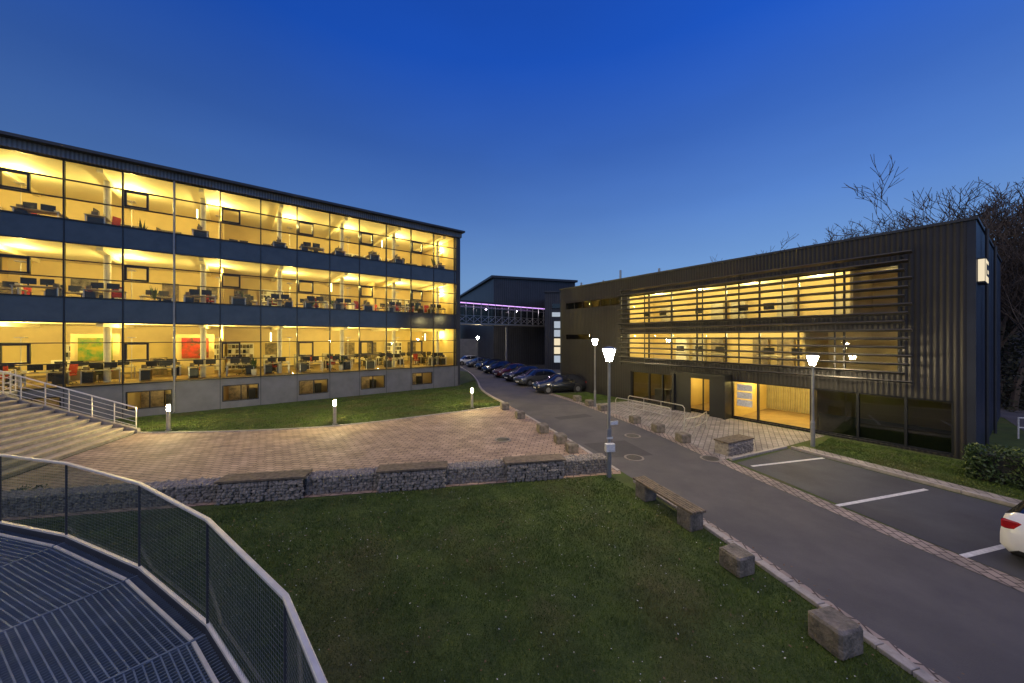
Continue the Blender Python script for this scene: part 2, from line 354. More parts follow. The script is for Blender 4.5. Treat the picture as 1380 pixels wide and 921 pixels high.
for (a,b,c,d) in bw:
    g.box(a,b,0,.08,c,c+.06,'dark'); g.box(a,b,0,.08,d-.06,d,'dark')
    for q in (a,(a+b)/2-.03,b-.06): g.box(q,q+.06,-.01,.09,c,d,'dark')
g.build('mullions',LB)
g=MB()
for z0,z1,_,_ in fl: g.raw([(X0,0,z0),(0,0,z0),(0,0,z1),(X0,0,z1)],[(0,1,2,3)],'glass')
for (a,b,c,d) in bw: g.raw([(a,.045,c),(b,.045,c),(b,.045,d),(a,.045,d)],[(0,1,2,3)],'glass')
g.build('glazing',LB)
g=MB()
g.tube((ml[9],-.22,.1),(ml[9],-.22,13.9),.05,.05,'pole'); g.tube((ml[12],-.22,2),(ml[12],-.22,13.9),.03,.03,'pole'); g.build('downpipes',LB)
g=MB()
for i,(x0,x1) in enumerate(((-37,-33),(-30,-26.5),(-26,-23.5),(-21.8,-19.3),(-12.5,-11),(-10.6,-9.9))):
    g.obox(((x0+x1)/2,.4,14.5),(x1-x0,1.6,.06),0,'spandrel',rx=rad(12))
    for x in (x0+.3,x1-.3): g.tube((x,.9,14.3),(x,.9,14.56),.03,.03,'steel')
g.build('roof_solar_panels',LB)
g=MB()
DZ=7.6
for fi,(z0,z1,zf,zc) in enumerate(fl):
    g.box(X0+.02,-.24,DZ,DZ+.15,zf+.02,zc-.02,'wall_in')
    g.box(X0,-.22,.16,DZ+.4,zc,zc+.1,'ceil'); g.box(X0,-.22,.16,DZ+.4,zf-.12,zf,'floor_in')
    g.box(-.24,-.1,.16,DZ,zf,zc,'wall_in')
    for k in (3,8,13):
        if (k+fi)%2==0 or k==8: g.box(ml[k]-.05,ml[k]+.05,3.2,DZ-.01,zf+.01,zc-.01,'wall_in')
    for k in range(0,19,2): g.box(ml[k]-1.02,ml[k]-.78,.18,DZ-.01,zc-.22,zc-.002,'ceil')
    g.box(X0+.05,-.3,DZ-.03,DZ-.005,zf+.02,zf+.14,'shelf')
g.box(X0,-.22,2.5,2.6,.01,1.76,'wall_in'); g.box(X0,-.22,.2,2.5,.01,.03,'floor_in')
for k in range(0,18,2): g.box(ml[k]-.6,ml[k]-.4,.2,2.49,.03,1.76,'wall_in')
for k in range(1,18,2):
    x=ml[k]-1; g.box(x-.7,x+.3,2.1,2.48,.04,1.2,'shelf'); g.box(x+.4,x+.8,2.0,2.48,.04,.9,'black')
g.build('interior_shell',LB)
g=MB()
for fi,(z0,z1,zf,zc) in enumerate(fl):
    for k in range(0,19,2): g.tube((ml[k]-.9,1.6,zf),(ml[k]-.9,1.6,zc-.22),.15,.15,'colw',12,False)
g.build('columns',LB)
g=MB()
for fi,(z0,z1,zf,zc) in enumerate(fl):
    for k in range(18):
        r=random.random(); x=ml[k]-1
        if r<.26:
            g.box(x-.85,x+.85,DZ-.4,DZ-.02,zf+.01,zf+2.1,'colw')
            for q in range(5):
                for s in range(7):
                    if random.random()<.85: g.box(x-.8+s*.23,x-.8+s*.23+.19,DZ-.46,DZ-.42,zf+.1+q*.4,zf+.1+q*.4+.3,random.choice(['shelf','black','shelf','desk','art2']))
        elif r<.55:
            g.box(x-.45,x+.45,DZ-.06,DZ-.02,zf+.01,zf+2.1,'shelf')
        elif r<.72 and fi: g.box(x-.6,x+.6,DZ-.08,DZ-.03,zf+1.1,zf+2.0,'art2')
        if random.random()<.6: g.box(x-.7,x+.1,4.8,5.2,zf+.01,zf+1.2,random.choice(['desk','colw','shelf']))
        if random.random()<.3:   # pot plant
            px=x+random.uniform(-.8,.8); py=random.uniform(.6,2.5); g.tube((px,py,zf),(px,py,zf+.4),.13,.17,'colw',8)
            for q in range(22):
                aa=random.uniform(0,6.28); rr=random.uniform(.1,.4); hh=random.uniform(.7,1.4); c=Vector((px,py,zf+.4)); e_=Vector((px+rr*math.cos(aa),py+rr*math.sin(aa),zf+hh)); sd=Vector((-math.sin(aa),math.cos(aa),0))*.05
                g.raw([c,(c+e_)/2+sd,e_,(c+e_)/2-sd],[(0,1,2,3)],'leaf')
for k,mt in ((8.7,'art'),(10.9,'artg')):
    x=-(.39+2.075*k); g.box(x-.7,x+.7,4.05,4.1,1.92+1.15,1.92+2.55,mt); g.box(x-1.0,x+1.0,4.12,4.2,1.93,1.92+2.8,'wall_in')
g.build('shelves_and_artwork',LB)
d=MB(); d.box(-.8,.8,-.4,.4,.70,.74,'desk')
for x in (-.74,.70):
    for y in (-.36,.32): d.box(x,x+.05,y,y+.05,0,.70,'steel')
d.box(-.7,-.3,-.3,.3,.05,.62,'black')
for x in (-.3,.3): d.obox((x,.05,1.0),(.5,.03,.32),.2 if x>0 else -.2,'black'); d.box(x-.03,x+.03,.06,.1,.74,.9,'black'); d.box(x-.1,x+.1,0,.16,.742,.76,'black')
d.box(.55,.72,-.2,.1,.742,.86,'colw'); d.box(-.7,-.5,-.1,.15,.742,.95,'shelf')
desk=d.build('desk_cluster',LB,(ml[0]-1,1.3,1.925))
def mkchair(col,name,loc):
    d=MB(); d.obox((0,0,.47),(.48,.46,.08),0,col,bev=.02); d.obox((0,.24,.82),(.44,.06,.56),0,col,bev=.02,rx=-.12); d.tube((0,0,.1),(0,0,.44),.03,.03,'steel',6)
    for i in range(5):
        a=i*1.2566; d.tube((0,0,.12),(.3*math.cos(a),.3*math.sin(a),.05),.025,.02,'black',5); d.tube((.3*math.cos(a),.3*math.sin(a),0),(.3*math.cos(a),.3*math.sin(a),.06),.03,.03,'black',5)
    for x in (-.26,.26): d.box(x-.03,x+.03,-.1,.18,.66,.69,'black'); d.box(x-.015,x+.015,.1,.14,.47,.66,'black')
    return d.build(name,LB,loc)
chs=[mkchair('black','office_chair',(ml[0]-.6,2.2,1.925)),mkchair('red','office_chair_red',(ml[1]-.6,2.3,1.925))]
for fi,(z0,z1,zf,zc) in enumerate(fl):
    for k in range(18):
        for yy in (1.15,3.6):
            if random.random()<.15: continue
            x=ml[k]-1+random.uniform(-.25,.25); rz=random.choice([0,math.pi,math.pi/2,0])+random.uniform(-.05,.05)
            inst(desk,'desk_cluster',LB,(x,yy+random.uniform(-.1,.3),zf+.005),rz)
            if random.random()<.9: inst(random.choice(chs),'office_chair',LB,(x+random.uniform(-.7,.7),yy+.75,zf+.005),random.uniform(0,6.3))
g=MB()
for fi,(z0,z1,zf,zc) in enumerate(fl):
    for k in range(0,18,2):
        x=ml[k]-.15
        g.tube((x,2.9,zf),(x,2.9,zc-.85),.02,.02,'steel',6); g.box(x-.18,x+.18,2.72,3.08,zc-.85,zc-.80,'steel')
        if (k//2+fi)%3==0: g.box(x-1.2,x-1.12,3.4,3.44,zc-1.15,zc-.45,'pend')
        plight('office_light',(x,2.9,zc-.6),random.choice([300,360,420]),OFF,.09,LB)
g.build('luminaires',LB)
for k in range(1,18,2): plight('basement_light',(ml[k]-1,1.3,1.45),30,(1,.72,.30),.08,LB)

# ------------------------------------------------------------ right building
RB=empty('black_clad_building',(16.62,12.74,0),rad(-56.69)); L=22.15; RZ=8.76; DP=13.2
ups=[(-15.0,-1.7,5.45,7.5),(-15.0,-1.7,3.0,4.85)]
rib=(-21.6,-15.7,6.95,7.5)
gw=(-14.73,-.29,.08,2.12)
low=(-21.6,-18.6,4.35,4.75)
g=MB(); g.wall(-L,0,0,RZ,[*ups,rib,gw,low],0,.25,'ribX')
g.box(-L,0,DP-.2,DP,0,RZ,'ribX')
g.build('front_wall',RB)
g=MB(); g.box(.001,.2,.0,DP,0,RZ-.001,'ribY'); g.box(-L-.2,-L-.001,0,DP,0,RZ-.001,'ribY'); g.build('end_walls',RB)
g=MB(); g.box(-L-.25,.25,-.06,DP+.05,RZ,RZ+.1,'darkgrey'); g.box(-9,-7,4,5.5,RZ+.1,RZ+.8,'darkgrey')
for x,h in ((-20.5,.5),(-18,.35),(-13,.5),(-16.3,.9)): g.tube((x,.8,RZ),(x,.8,RZ+h),.08,.08,'steel')
g.build('roof',RB)
g=MB()
for o in ups+[rib,low]: 
    g.raw([(o[0],.15,o[2]),(o[1],.15,o[2]),(o[1],.15,o[3]),(o[0],.15,o[3])],[(0,1,2,3)],'glass')
g.raw([(-14.73,.18,.08),(-11.1,.18,.08),(-11.1,.18,2.12),(-14.73,.18,2.12)],[(0,1,2,3)],'dglass')
g.raw([(-8.03,.18,.08),(-4.5,.18,.08),(-4.5,.18,2.12),(-8.03,.18,2.12)],[(0,1,2,3)],'glass')
g.raw([(-4.5,.18,.08),(-.29,.18,.08),(-.29,.18,2.12),(-4.5,.18,2.12)],[(0,1,2,3)],'dglass')
g.build('glazing',RB)
g=MB()
for o in ups:
    n=8
    for i in range(n+1):
        x=o[0]+(o[1]-o[0])*i/n; g.box(x-.035,x+.035,.1,.2,o[2],o[3],'dark')
    g.box(o[0],o[1],.09,.21,o[3]-.06,o[3],'dark'); g.box(o[0],o[1],.09,.21,o[2],o[2]+.06,'dark')
for i in range(7):
    x=rib[0]+(rib[1]-rib[0])*i/6; g.box(x-.03,x+.03,.08,.2,rib[2],rib[3],'dark')
for s in (14.7,13.3,12.3,11.15,8.0,6.75,4.53,2.92,1.51,.32): g.box(-s-.04,-s+.04,.08,.24,.08,2.12,'dark')
g.box(-14.73,-.29,.1,.22,2.04,2.117,'dark'); g.box(-14.73,-.29,.1,.22,.083,.14,'dark')
g.build('window_frames',RB)
g=MB(); zs_=[2.76+i*.3375 for i in range(16)]
for i,z in enumerate(zs_):
    a=-15.2-.12*((i*7)%3); b=-1.25-.1*((i*5)%3)
    g.obox(((a+b)/2,-.55,z),(b-a,.26,.04),0,'slat',rx=rad(-16))
for s in [1.6+1.95*i for i in range(8)]:
    g.box(-s-.025,-s+.025,-.42,-.36,2.55,8.1,'dark')
    for z in (3.0,5.2,7.7): g.tube((-s,-.38,z),(-s,0,z),.02,.02,'dark',6)
g.build('louvre_screen',RB)
g=MB()
for (a,b,c,d),(zf,zc) in zip(ups,((5.2,7.6),(2.8,4.95))):
    g.box(-15.4,-1.2,3.6,3.75,zf,zc,'wall_in'); g.box(-15.4,-1.2,.26,3.6,zc,zc+.08,'ceil'); g.box(-15.4,-1.2,.26,3.6,zf-.08,zf,'floor_in')
    g.box(-15.5,-15.4,.26,3.6,zf,zc,'wall_in'); g.box(-1.2,-1.1,.26,3.6,zf,zc,'wall_in')
g.box(-3.2,-3.1,.26,3.59,5.2,7.59,'wall_in'); g.box(-4.9,-4.8,.26,3.59,2.8,4.94,'wall_in')
for z in (5.2,2.8):
    for i in range(9):
        x=-14.5+i*1.25
        if random.random()<.6: g.box(x,x+.8,3.2,3.58,z,z+1.7,random.choice(['shelf','colw','desk']))
        if random.random()<.6: g.box(x,x+.9,.6,1.3,z+.68,z+.73,'desk'); g.box(x+.2,x+.7,.9,.94,z+.8,z+1.15,'black')
g.box(-15,-.1,4.5,4.6,.0,2.6,'wall_in'); g.box(-15,-.1,.26,4.5,2.3,2.38,'ceil'); g.box(-15,-.1,.26,4.5,.0,.05,'floor_in')
for s in (15,11.12,8.02,4.4,.15): g.box(-s-.05,-s+.05,.26,4.49,.05,2.29,'wall_in')
for i in range(30): g.box(-8+i*.118,-8+i*.118+.07,4.40,4.49,.1,2.2,'desk')
g.box(-4.3,-.25,.3,.33,.1,.95,'green_refl')  # added panel, carries the painted greenish reflection behind the lower glazing
g.box(-13.9,-13.0,1.6,2.2,.05,.8,'desk'); g.box(-12.6,-12.1,1.4,1.9,.05,.9,'black')
g.build('interior',RB)
for x in (-13.6,-10.6,-7.6,-4.6): plight('room_light',(x,1.5,7.25),170,(1,.82,.36),.08,RB)
for x in (-13.6,-10.8,-8.0,-5.8): plight('room_light',(x,1.5,4.65),125,(1,.82,.36),.08,RB)
plight('room_light',(-2.2,2.2,7.2),5,(1,.8,.4),.08,RB)
for x in (-7.3,-5.3): plight('lobby_light',(x,2.2,2.05),120,(1,.74,.22),.08,RB)
plight('lobby_light',(-9.8,2.0,2.0),80,(1,.74,.22),.08,RB); plight('lobby_light',(-13,2.4,2.0),30,(1,.72,.3),.08,RB)
plight('lobby_light',(-3.2,3.6,1.9),4,(.9,.9,.4),.06,RB); plight('lobby_light',(-20,2,7.2),5,(1,.8,.4),.08,RB)
g=MB()
g.box(-11.1,-10.98,-.75,.1,0,2.4,'dark'); g.box(-8.12,-8.0,-.75,.1,0,2.4,'dark'); g.box(-10.978,-8.122,-.75,.1,2.25,2.4,'dark')
g.box(-10.97,-10.0,-.6,-.55,.02,2.24,'dark'); g.box(-8.9,-8.13,-.6,-.55,.02,2.24,'dark'); g.box(-9.5,-9.44,-.2,-.14,.02,2.24,'dark'); g.box(-10,-8.9,-.6,-.55,2.1,2.24,'dark')
g.build('entrance_portal',RB)
g=MB()
for i in range(3): g.box(-7.75,-7.0,.06,.09,.75+i*.42,1.1+i*.42,'white')
g.build('notice_panels',RB)
g=MB()
g.box(.2,.38,.35,1.5,6.5,7.4,'darkgrey'); g.box(.381,.395,.4,1.45,6.55,7.35,'signE'); g.box(.22,.37,.33,.349,6.55,7.35,'signE')
for a,b,c,d in ((.5,.8,6.75,7.2),(.9,1.35,6.75,6.85),(.9,1.35,7.0,7.2)): g.box(.396,.402,a,b,c,d,'darkgrey')
g.build('lit_sign_box',RB)
g=MB(); g.tube((.32,2.2,0),(.32,2.2,RZ),.05,.05,'darkgrey'); g.tube((.3,7,0),(.3,7,RZ),.05,.05,'darkgrey'); g.build('downpipes',RB)

# ------------------------------------------------------------ rear buildings and bridge
BB=empty('rear_hall_building')
g=MB(); P=[(-2.9,55),(10.8,59.7),(2,85),(-14,88)]
g.prism(P,0,13.9,'ribB'); g.build('walls',BB)
g=MB(); g.prism([(-3.2,54.6),(11.2,59.4),(2,85.5),(-14.6,88)],13.902,14.25,'darkgrey'); g.build('roof',BB)
g=MB(); g.prism([(4.6,49),(12.2,48.6),(14,57),(6,57.2)],0,10.8,'ribB'); g.prism([(4.5,48.8),(12.3,48.4),(14,57),(6,57.2)],10.802,11.0,'darkgrey'); g.build('annexe',BB)
g=MB()
for i,z in enumerate((1.0,2.2,3.4,4.6,5.8)): g.box(5.9,7.0,48.74,48.80,z,z+.95,'signE' if i in(1,2) else 'stair')
for z in (7.4,8.6): g.box(5.6,8.8,48.7,48.78,z,z+.6,'stair' if z<8 else 'dglass')
g.build('windows',BB)
BR=empty('link_bridge',(-6.8,44,0),math.atan2(12,13.7)); LL=18.2
g=MB(); g.box(-6,LL,0,2.4,6.2,6.4,'steel'); g.box(-6,LL,0,2.4,9.05,9.25,'darkgrey')
for i in range(21):
    x=-6+i*1.2
    if x<=LL: g.box(x-.03,x+.03,-.03,.03,6.4,9.05,'steel'); g.box(x-.03,x+.03,2.37,2.43,6.4,9.05,'steel')
    if x+1.2<=LL: g.tube((x,0,6.45),(x+1.2,0,7.3),.025,.025,'steel',5); g.tube((x,0,7.3),(x+1.2,0,6.45),.025,.025,'steel',5)
for z in (7.35,8.4): g.box(-6,LL,-.04,-.031,z-.025,z+.025,'steel')
g.box(-6,LL,.3,.4,8.93,9.03,'purple'); g.tube((9,1.2,0),(9,1.2,6.2),.15,.15,'pole')
g.build('frame',BR)
g=MB(); g.raw([(-6,.045,6.4),(LL,.045,6.4),(LL,.045,9.05),(-6,.045,9.05)],[(0,1,2,3)],'glass'); g.raw([(-6,2.3,6.4),(LL,2.3,6.4),(LL,2.3,9.05),(-6,2.3,9.05)],[(0,1,2,3)],'dglass'); g.build('glazing',BR)
for x in (1,7,13): plight('bridge_light',(x,1.2,8.6),80,(.85,.7,.9),.08,BR)
g=MB(); g.prism([(-13,66),(-5,66),(-5,72),(-13,72)],0,4.2,'plinth'); g.prism([(-30,75),(-14,72),(-14,84),(-30,84)],0,7.5,'ribB'); g.build('distant_shed')

# ------------------------------------------------------------ cars
def car(name,loc,rz,paint,sc=1):
    c=empty(name,loc,rz); g=MB()
    St=[(-2.12,.66,.36,.62,.56,.68),(-2.05,.82,.25,.86,.68,.95),(-1.86,.86,.2,.93,.68,1.04),(-1.5,.88,.2,.95,.63,1.38),(-.95,.89,.2,.95,.62,1.47),(0,.89,.2,.94,.62,1.48),(.4,.89,.2,.93,.61,1.43),(1.08,.88,.2,.92,.74,1.0),(1.6,.86,.2,.84,.72,.92),(1.98,.8,.22,.72,.64,.79),(2.14,.68,.3,.58,.52,.63)]
    vs=[]
    for x,w,zl,bl,wr,tp in St:
        h=[(w*.86,zl),(w,zl+.12),(w,.58 if bl>.6 else .5),(w*.96,bl),(wr,tp-.03),(wr*.7,tp)]
        vs+=[(x,y,z) for y,z in h]+[(x,-y,z) for y,z in h[::-1]]
    n=12
    for i in range(len(St)-1):
        x0,x1=St[i][0],St[i+1][0]
        for j in range(n-1):
            cab=(-1.86<=x0 and x1<=1.09); gl=False
            if cab and j in (3,7): gl=True
            if (x0==-1.86 or x0==.4) and j in (3,4,5,6,7): gl=True
            q=[i*n+j,i*n+j+1,(i+1)*n+j+1,(i+1)*n+j]
            g.raw([vs[k] for k in q],[(0,1,2,3)],'cglass' if gl else paint)
        q=[i*n+n-1,i*n,(i+1)*n,(i+1)*n+n-1]; g.raw([vs[k] for k in q],[(0,1,2,3)],'black')
    for i in (0,len(St)-1): g.raw([vs[i*n+j] for j in range(n)],[tuple(range(n))],paint)
    o=g.build('body',c)
    me=o.data
    bm=bmesh.new(); bm.from_mesh(me); bmesh.ops.remove_doubles(bm,verts=bm.verts,dist=.001); bmesh.ops.recalc_face_normals(bm,faces=bm.faces)
    for f in bm.faces: f.smooth=True
    bm.to_mesh(me); bm.free()
    g=MB()
    for x in (-1.28,1.32):
        for s in (-1,1):
            g.tube((x,s*.70,.32),(x,s*.905,.32),.33,.32,'tyre',20); g.tube((x,s*.9,.32),(x,s*.915,.32),.2,.19,'hub',12)
            g.tube((x,s*.65,.34),(x,s*.895,.34),.38,.38,'black',20)
    g.build('wheels',c)
    g=MB()
    for s in (-1,1):
        g.obox((2.0,s*.6,.68),(.14,.3,.12),s*-.35,'head',bev=.02); g.obox((-2.04,s*.66,.80),(.12,.28,.17),s*.3,'tail',bev=.02)
        g.obox((.85,s*.98,.98),(.12,.18,.12),0,paint,bev=.03)
        g.box(-.38,-.32,s*.76-.03,s*.76+.03,1.0,1.36,paint)
        g.box(-.95,-.78,s*.9-.01,s*.9+.01,.8,.83,'hub')
    g.box(-2.14,-2.1,-.26,.26,.5,.61,'white'); g.box(2.12,2.16,-.26,.26,.38,.48,'white'); g.box(2.08,2.15,-.4,.4,.5,.58,'black')
    g.build('lights_and_trim',c); c.scale=(sc,sc,sc); return c
car('parked_car',(3.9,28.9,.006),rad(196),'cblack')
car('parked_car',(2.3,33.4,.006),rad(212),'cgrey')
car('parked_car',(1.15,36.6,.006),rad(214),'cblack')
car('parked_car',(-.1,40.2,.006),rad(216),'cred')
car('parked_car',(-1.7,44.5,.006),rad(216),'cblack')
car('parked_car',(-3.1,49.5,.006),rad(216),'cblack')
car('parked_car',(-5.0,53.5,.006),rad(216),'cgrey')
car('parked_car',(-7.5,57.5,.006),rad(216),'cwhite')
car('parked_white_car',(12.0,6.75,.012),rad(15),'cwhite')

# ------------------------------------------------------------ street lamps & bollards
def lamp(loc,h,box=False):
    c=empty('street_lamp',loc); g=MB()
    g.tube((0,0,0),(0,0,1.0),.075,.075,'pole',12); g.tube((0,0,1.0),(0,0,1.08),.075,.05,'pole',12); g.tube((0,0,1.08),(0,0,h-.42),.05,.042,'pole',12)
    g.tube((0,0,h-.44),(0,0,h-.40),.07,.10,'pole',16); g.tube((0,0,h-.02),(0,0,h+.03),.25,.19,'pole',16); g.tube((0,0,h+.03),(0,0,h+.07),.19,.03,'pole',16)
    for i in range(4):
        a=i*math.pi/2+.4; g.tube((.09*math.cos(a),.09*math.sin(a),h-.4),(.215*math.cos(a),.215*math.sin(a),h-.02),.008,.008,'pole',5)
    g.build('post',c)
    g=MB(); g.tube((0,0,h-.398),(0,0,h-.022),.085,.2,'lampE',16); g.build('lantern',c)
    if box:
        g=MB(); g.obox((0,-.1,.98),(.3,.14,.26),.15,'white',bev=.01); g.obox((-.02,-.085,1.42),(.14,.03,.3),.15,'pole'); g.obox((0,-.09,1.28),(.2,.02,.06),.15,'white'); g.obox((.16,-.03,1.75),(.28,.02,.12),.3,'white'); g.build('sign_boxes',c)
lamp((3.13,11.25,0),4.14,True); lamp((12.42,14.4,0),3.75); lamp((5.4,22.7,0),4.4); lamp((-4.9,50,0),4.6)
def bollard(loc,h=1.3):
    c=empty('bollard_light',loc); g=MB(); g.tube((0,0,0),(0,0,h-.34),.085,.085,'steel',14); g.tube((0,0,h-.06),(0,0,h),.085,.06,'steel',14)
    for i in range(3): g.tube((0,0,h-.28+i*.075),(0,0,h-.272+i*.075),.082,.082,'steel',14)
    g.tube((0,0,0),(0,0,.02),.13,.13,'steel',14); g.build('post',c); g=MB(); g.tube((0,0,h-.338),(0,0,h-.062),.065,.065,'bollE',12); g.build('lamp_core',c)
for p in ((-16.6,16.85),(-9.2,18.1),(-2.56,22.35)): bollard((*p,0))

# ------------------------------------------------------------ stone blocks
def block(p,s=.42,rz=0,h=None):
    g=MB(); h=h or s*.85; g.obox((0,0,h/2),(s,s,h),0,'block',bev=.03)
    g.v=[(x+random.gauss(0,.007),y+random.gauss(0,.007),z+(random.gauss(0,.007) if z>.05 else 0)) for x,y,z in g.v]; g.build('stone_block',None,(*p,0),rz)
for p,s,r in (((4.72,5.1),.46,.25),((4.35,6.75),.44,.3),((-.45,21.8),.48,.3),((.45,19.4),.46,.3),((1.45,16.5),.48,.3),((2.05,14.85),.46,.25),((2.35,13.7),.42,.2),
    ((7.35,15.0),.46,.2),((6.95,16.6),.46,.2),((6.45,18.3),.46,.25),((5.55,21.4),.46,.3),((5.1,22.9),.46,.3),((4.6,24.6),.46,.3)):
    block(p,s,r)
def slats(g,c,Lx,W,z,rz,n=5):
    R=Matrix.Rotation(rz,3,'Z')
    for i in range(n):
        y=-W/2+W/n*(i+.5); p=R@Vector((0,y,0)); g.obox((c[0]+p.x,c[1]+p.y,z),(Lx+random.uniform(-.02,.02),W/n-.015,.06),rz,'wood',bev=.008)
pb=empty('park_bench',(3.98,9.05,0),rad(-72))
g=MB(); slats(g,(0,0),2.15,.42,.46,0); g.build('seat',pb)
g=MB()
for x in (-.75,.8): g.obox((x,0,.215),(.42,.4,.43),0,'block',bev=.02)
g.build('end_blocks',pb)
# ------------------------------------------------------------ gabion wall
def icos():
    t=(1+5**.5)/2; v=np.array([(-1,t,0),(1,t,0),(-1,-t,0),(1,-t,0),(0,-1,t),(0,1,t),(0,-1,-t),(0,1,-t),(t,0,-1),(t,0,1),(-t,0,-1),(-t,0,1)])/1.9
    f=[(0,11,5),(0,5,1),(0,1,7),(0,7,10),(0,10,11),(1,5,9),(5,11,4),(11,10,2),(10,7,6),(7,1,8),(3,9,4),(3,4,2),(3,2,6),(3,6,8),(3,8,9),(4,9,5),(2,4,11),(6,2,10),(8,6,7),(9,8,1)]
    return v,f
IV,IF=icos()
def stonepile(g,x0,x1,y0,y1,h,front=True,size=.06):
    def put(x,y,z):
        s=size*rng.uniform(.85,1.5); A=rng.normal(0,1,(3,3)); Q,_=np.linalg.qr(A)
        V=(IV*rng.uniform(.7,1.1,3)*s*(1+rng.normal(0,.08,IV.shape)))@Q; g.raw([(a[0]+x,a[1]+y,a[2]+z) for a in V],IF,'stone')
    nx=int((x1-x0)/(size*1.45))
    for i in range(nx):
        x=x0+(x1-x0)*(i+.5)/nx
        for j in range(int(h/(size*1.35))): put(x+rng.uniform(-.03,.03),y0+.03+rng.uniform(-.01,.02),size*.7+j*size*1.35)
        for j in range(int((y1-y0)/(size*1.5))): put(x+rng.uniform(-.03,.03),y0+size+j*size*1.5,h-size*.5)
GW=empty('gabion_wall',(3.2,11.6,0),math.atan2(2.2,12))
g=MB(); Lw=18.9
stonepile(g,-Lw,0,0,.5,.5); g.box(-Lw,0,.07,.5,0,.43,'stone'); g.build('stones',GW)
g=MB()
for i in range(int(Lw/.12)+1):
    x=-i*.12; g.tube((x,-.045,0),(x,-.045,.5),.0035,.0035,'steel',4,False)
for z in (.02,.17,.33,.5): g.tube((-Lw,-.045,z),(0,-.045,z),.0035,.0035,'steel',4)
g.build('wire_mesh',GW)
gb=[(-3.45,-1.6),(-7.25,-5.3),(-11.35,-9.2)]
for a,b in gb:
    g=MB(); g.obox(((a+b)/2,.1,.26),(b-a-.06,.54,.50),0,'core')
    gg=MB(); stonepile(gg,a+.02,b-.02,-.22,.35,.53); gg.build('bench_stones',GW)
    for i in range(int((b-a)/.12)+1): g.tube((a+i*.12,-.27,0),(a+i*.12,-.27,.54),.0035,.0035,'steel',4,False)
    g.build('bench_core',GW); g=MB(); slats(g,((a+b)/2,.05),b-a+.1,.58,.60,0,5); g.build('bench_seat',GW)
fb=empty('gabion_bench',(8.75,13.75,0),rad(25)); g=MB(); stonepile(g,-.75,.75,-.3,.3,.45,size=.06); g.obox((0,.03,.2),(1.4,.5,.38),0,'core'); g.obox((.72,.02,.22),(.06,.5,.44),0,'stone'); g.obox((-.72,.02,.22),(.06,.5,.44),0,'stone'); g.build('stones',fb)
g=MB(); slats(g,(0,0),1.6,.62,.5,0); g.build('seat',fb)

def handrail(name,pts,h=.95):
    g=MB(); P=[Vector((p[0],p[1],0)) for p in pts]
    top=[p+Vector((0,0,h)) for p in P]; mid=[p+Vector((0,0,h*.5)) for p in P]
    g.path([P[0],P[0]+Vector((0,0,h-.12)),top[0].lerp(top[1],.08)]+top[1:-1]+[top[-1].lerp(top[-2],.08),P[-1]+Vector((0,0,h-.12)),P[-1]],.024,'steel',8); g.path(mid,.015,'steel',6)
    for p in P[1:-1]: g.tube(p,p+Vector((0,0,h)),.02,.02,'steel',6)
    g.build(name)
handrail('handrail',[(7.7,15.6),(8.3,15.9),(8.9,16.4),(9.6,17.2)],.85); handrail('handrail',[(6.3,21.2),(7.0,20.2),(7.6,19.2),(8.2,18.0)],.85); handrail('handrail',[(7.3,21.9),(7.9,20.9),(8.5,19.9),(9.2,18.6)],.85)
for p in ((-.4,15.3),(4.55,13.0),(5.5,15.9),(7.35,12.9)):
    g=MB(); g.tube((0,0,0),(0,0,.026),.36,.36,'manring',28); g.tube((0,0,.0),(0,0,.030),.28,.28,'iron',28)
    g.build('manhole_cover',None,(*p,0))

# ------------------------------------------------------------ stairs at left & terrace
ST=empty('stone_staircase',(-17.7,16.5,0),math.atan2(-.279,-.96))
g=MB()
for i in range(12):
    g.box(i*.4,(i+1)*.4,.25,10,0,(i+1)*.1625-.05,'conc'); g.box(i*.4-.03,(i+1)*.4-.033 if i<11 else 4.8,.25,10,(i+1)*.1625-.048,(i+1)*.1625,'step')
g.build('steps',ST)
g=MB()
g.raw([(-.1,0,0),(4.8,0,0),(4.8,0,2.1),(-.1,0,.2),(-.1,.22,0),(4.8,.22,0),(4.8,.22,2.1),(-.1,.22,.2)],[(0,1,2,3),(7,6,5,4),(0,3,7,4),(1,5,6,2),(3,2,6,7),(0,4,5,1)],'conc'); g.build('cheek_wall',ST)
g=MB()
yy=.11
b0=Vector((0,yy,.2)); b1=Vector((4.8,yy,2.1))
for k in range(7):
    p=b0.lerp(b1,k/6); g.tube(p,p+Vector((0,0,1.0)),.022,.022,'rail',8)
for h,r in ((1.0,.03),(.78,.012),(.56,.012),(.34,.012),(.14,.012)): g.tube(b0+Vector((0,0,h)),b1+Vector((0,0,h)),r,r,'rail',8); g.tube(b1+Vector((0,0,h)),b1+Vector((3,0,h)),r,r,'rail',8)
for k in (1.5,3): g.tube(b1+Vector((k,0,0)),b1+Vector((k,0,1)),.022,.022,'rail',8)
g.build('handrails',ST)
TE=MB(); TE.prism([(-22.31,15.22),(-24.3,17.15),(-35.3,8.5),(-40,3),(-30,0),(-17.9,0),(-19.5,5.62)],0,1.89,'conc'); TE.build('entrance_terrace')
g=MB(); P=[Vector((-22.4,15.35,1.89)),Vector((-23.3,16.2,1.89)),Vector((-24.2,17.0,1.89))]
for p in P: g.tube(p,p+Vector((0,0,1.05)),.022,.022,'rail')
for h in (1.05,.8,.55,.3): g.path([p+Vector((0,0,h)) for p in P],.016,'rail',6)
g.build('terrace_railing')

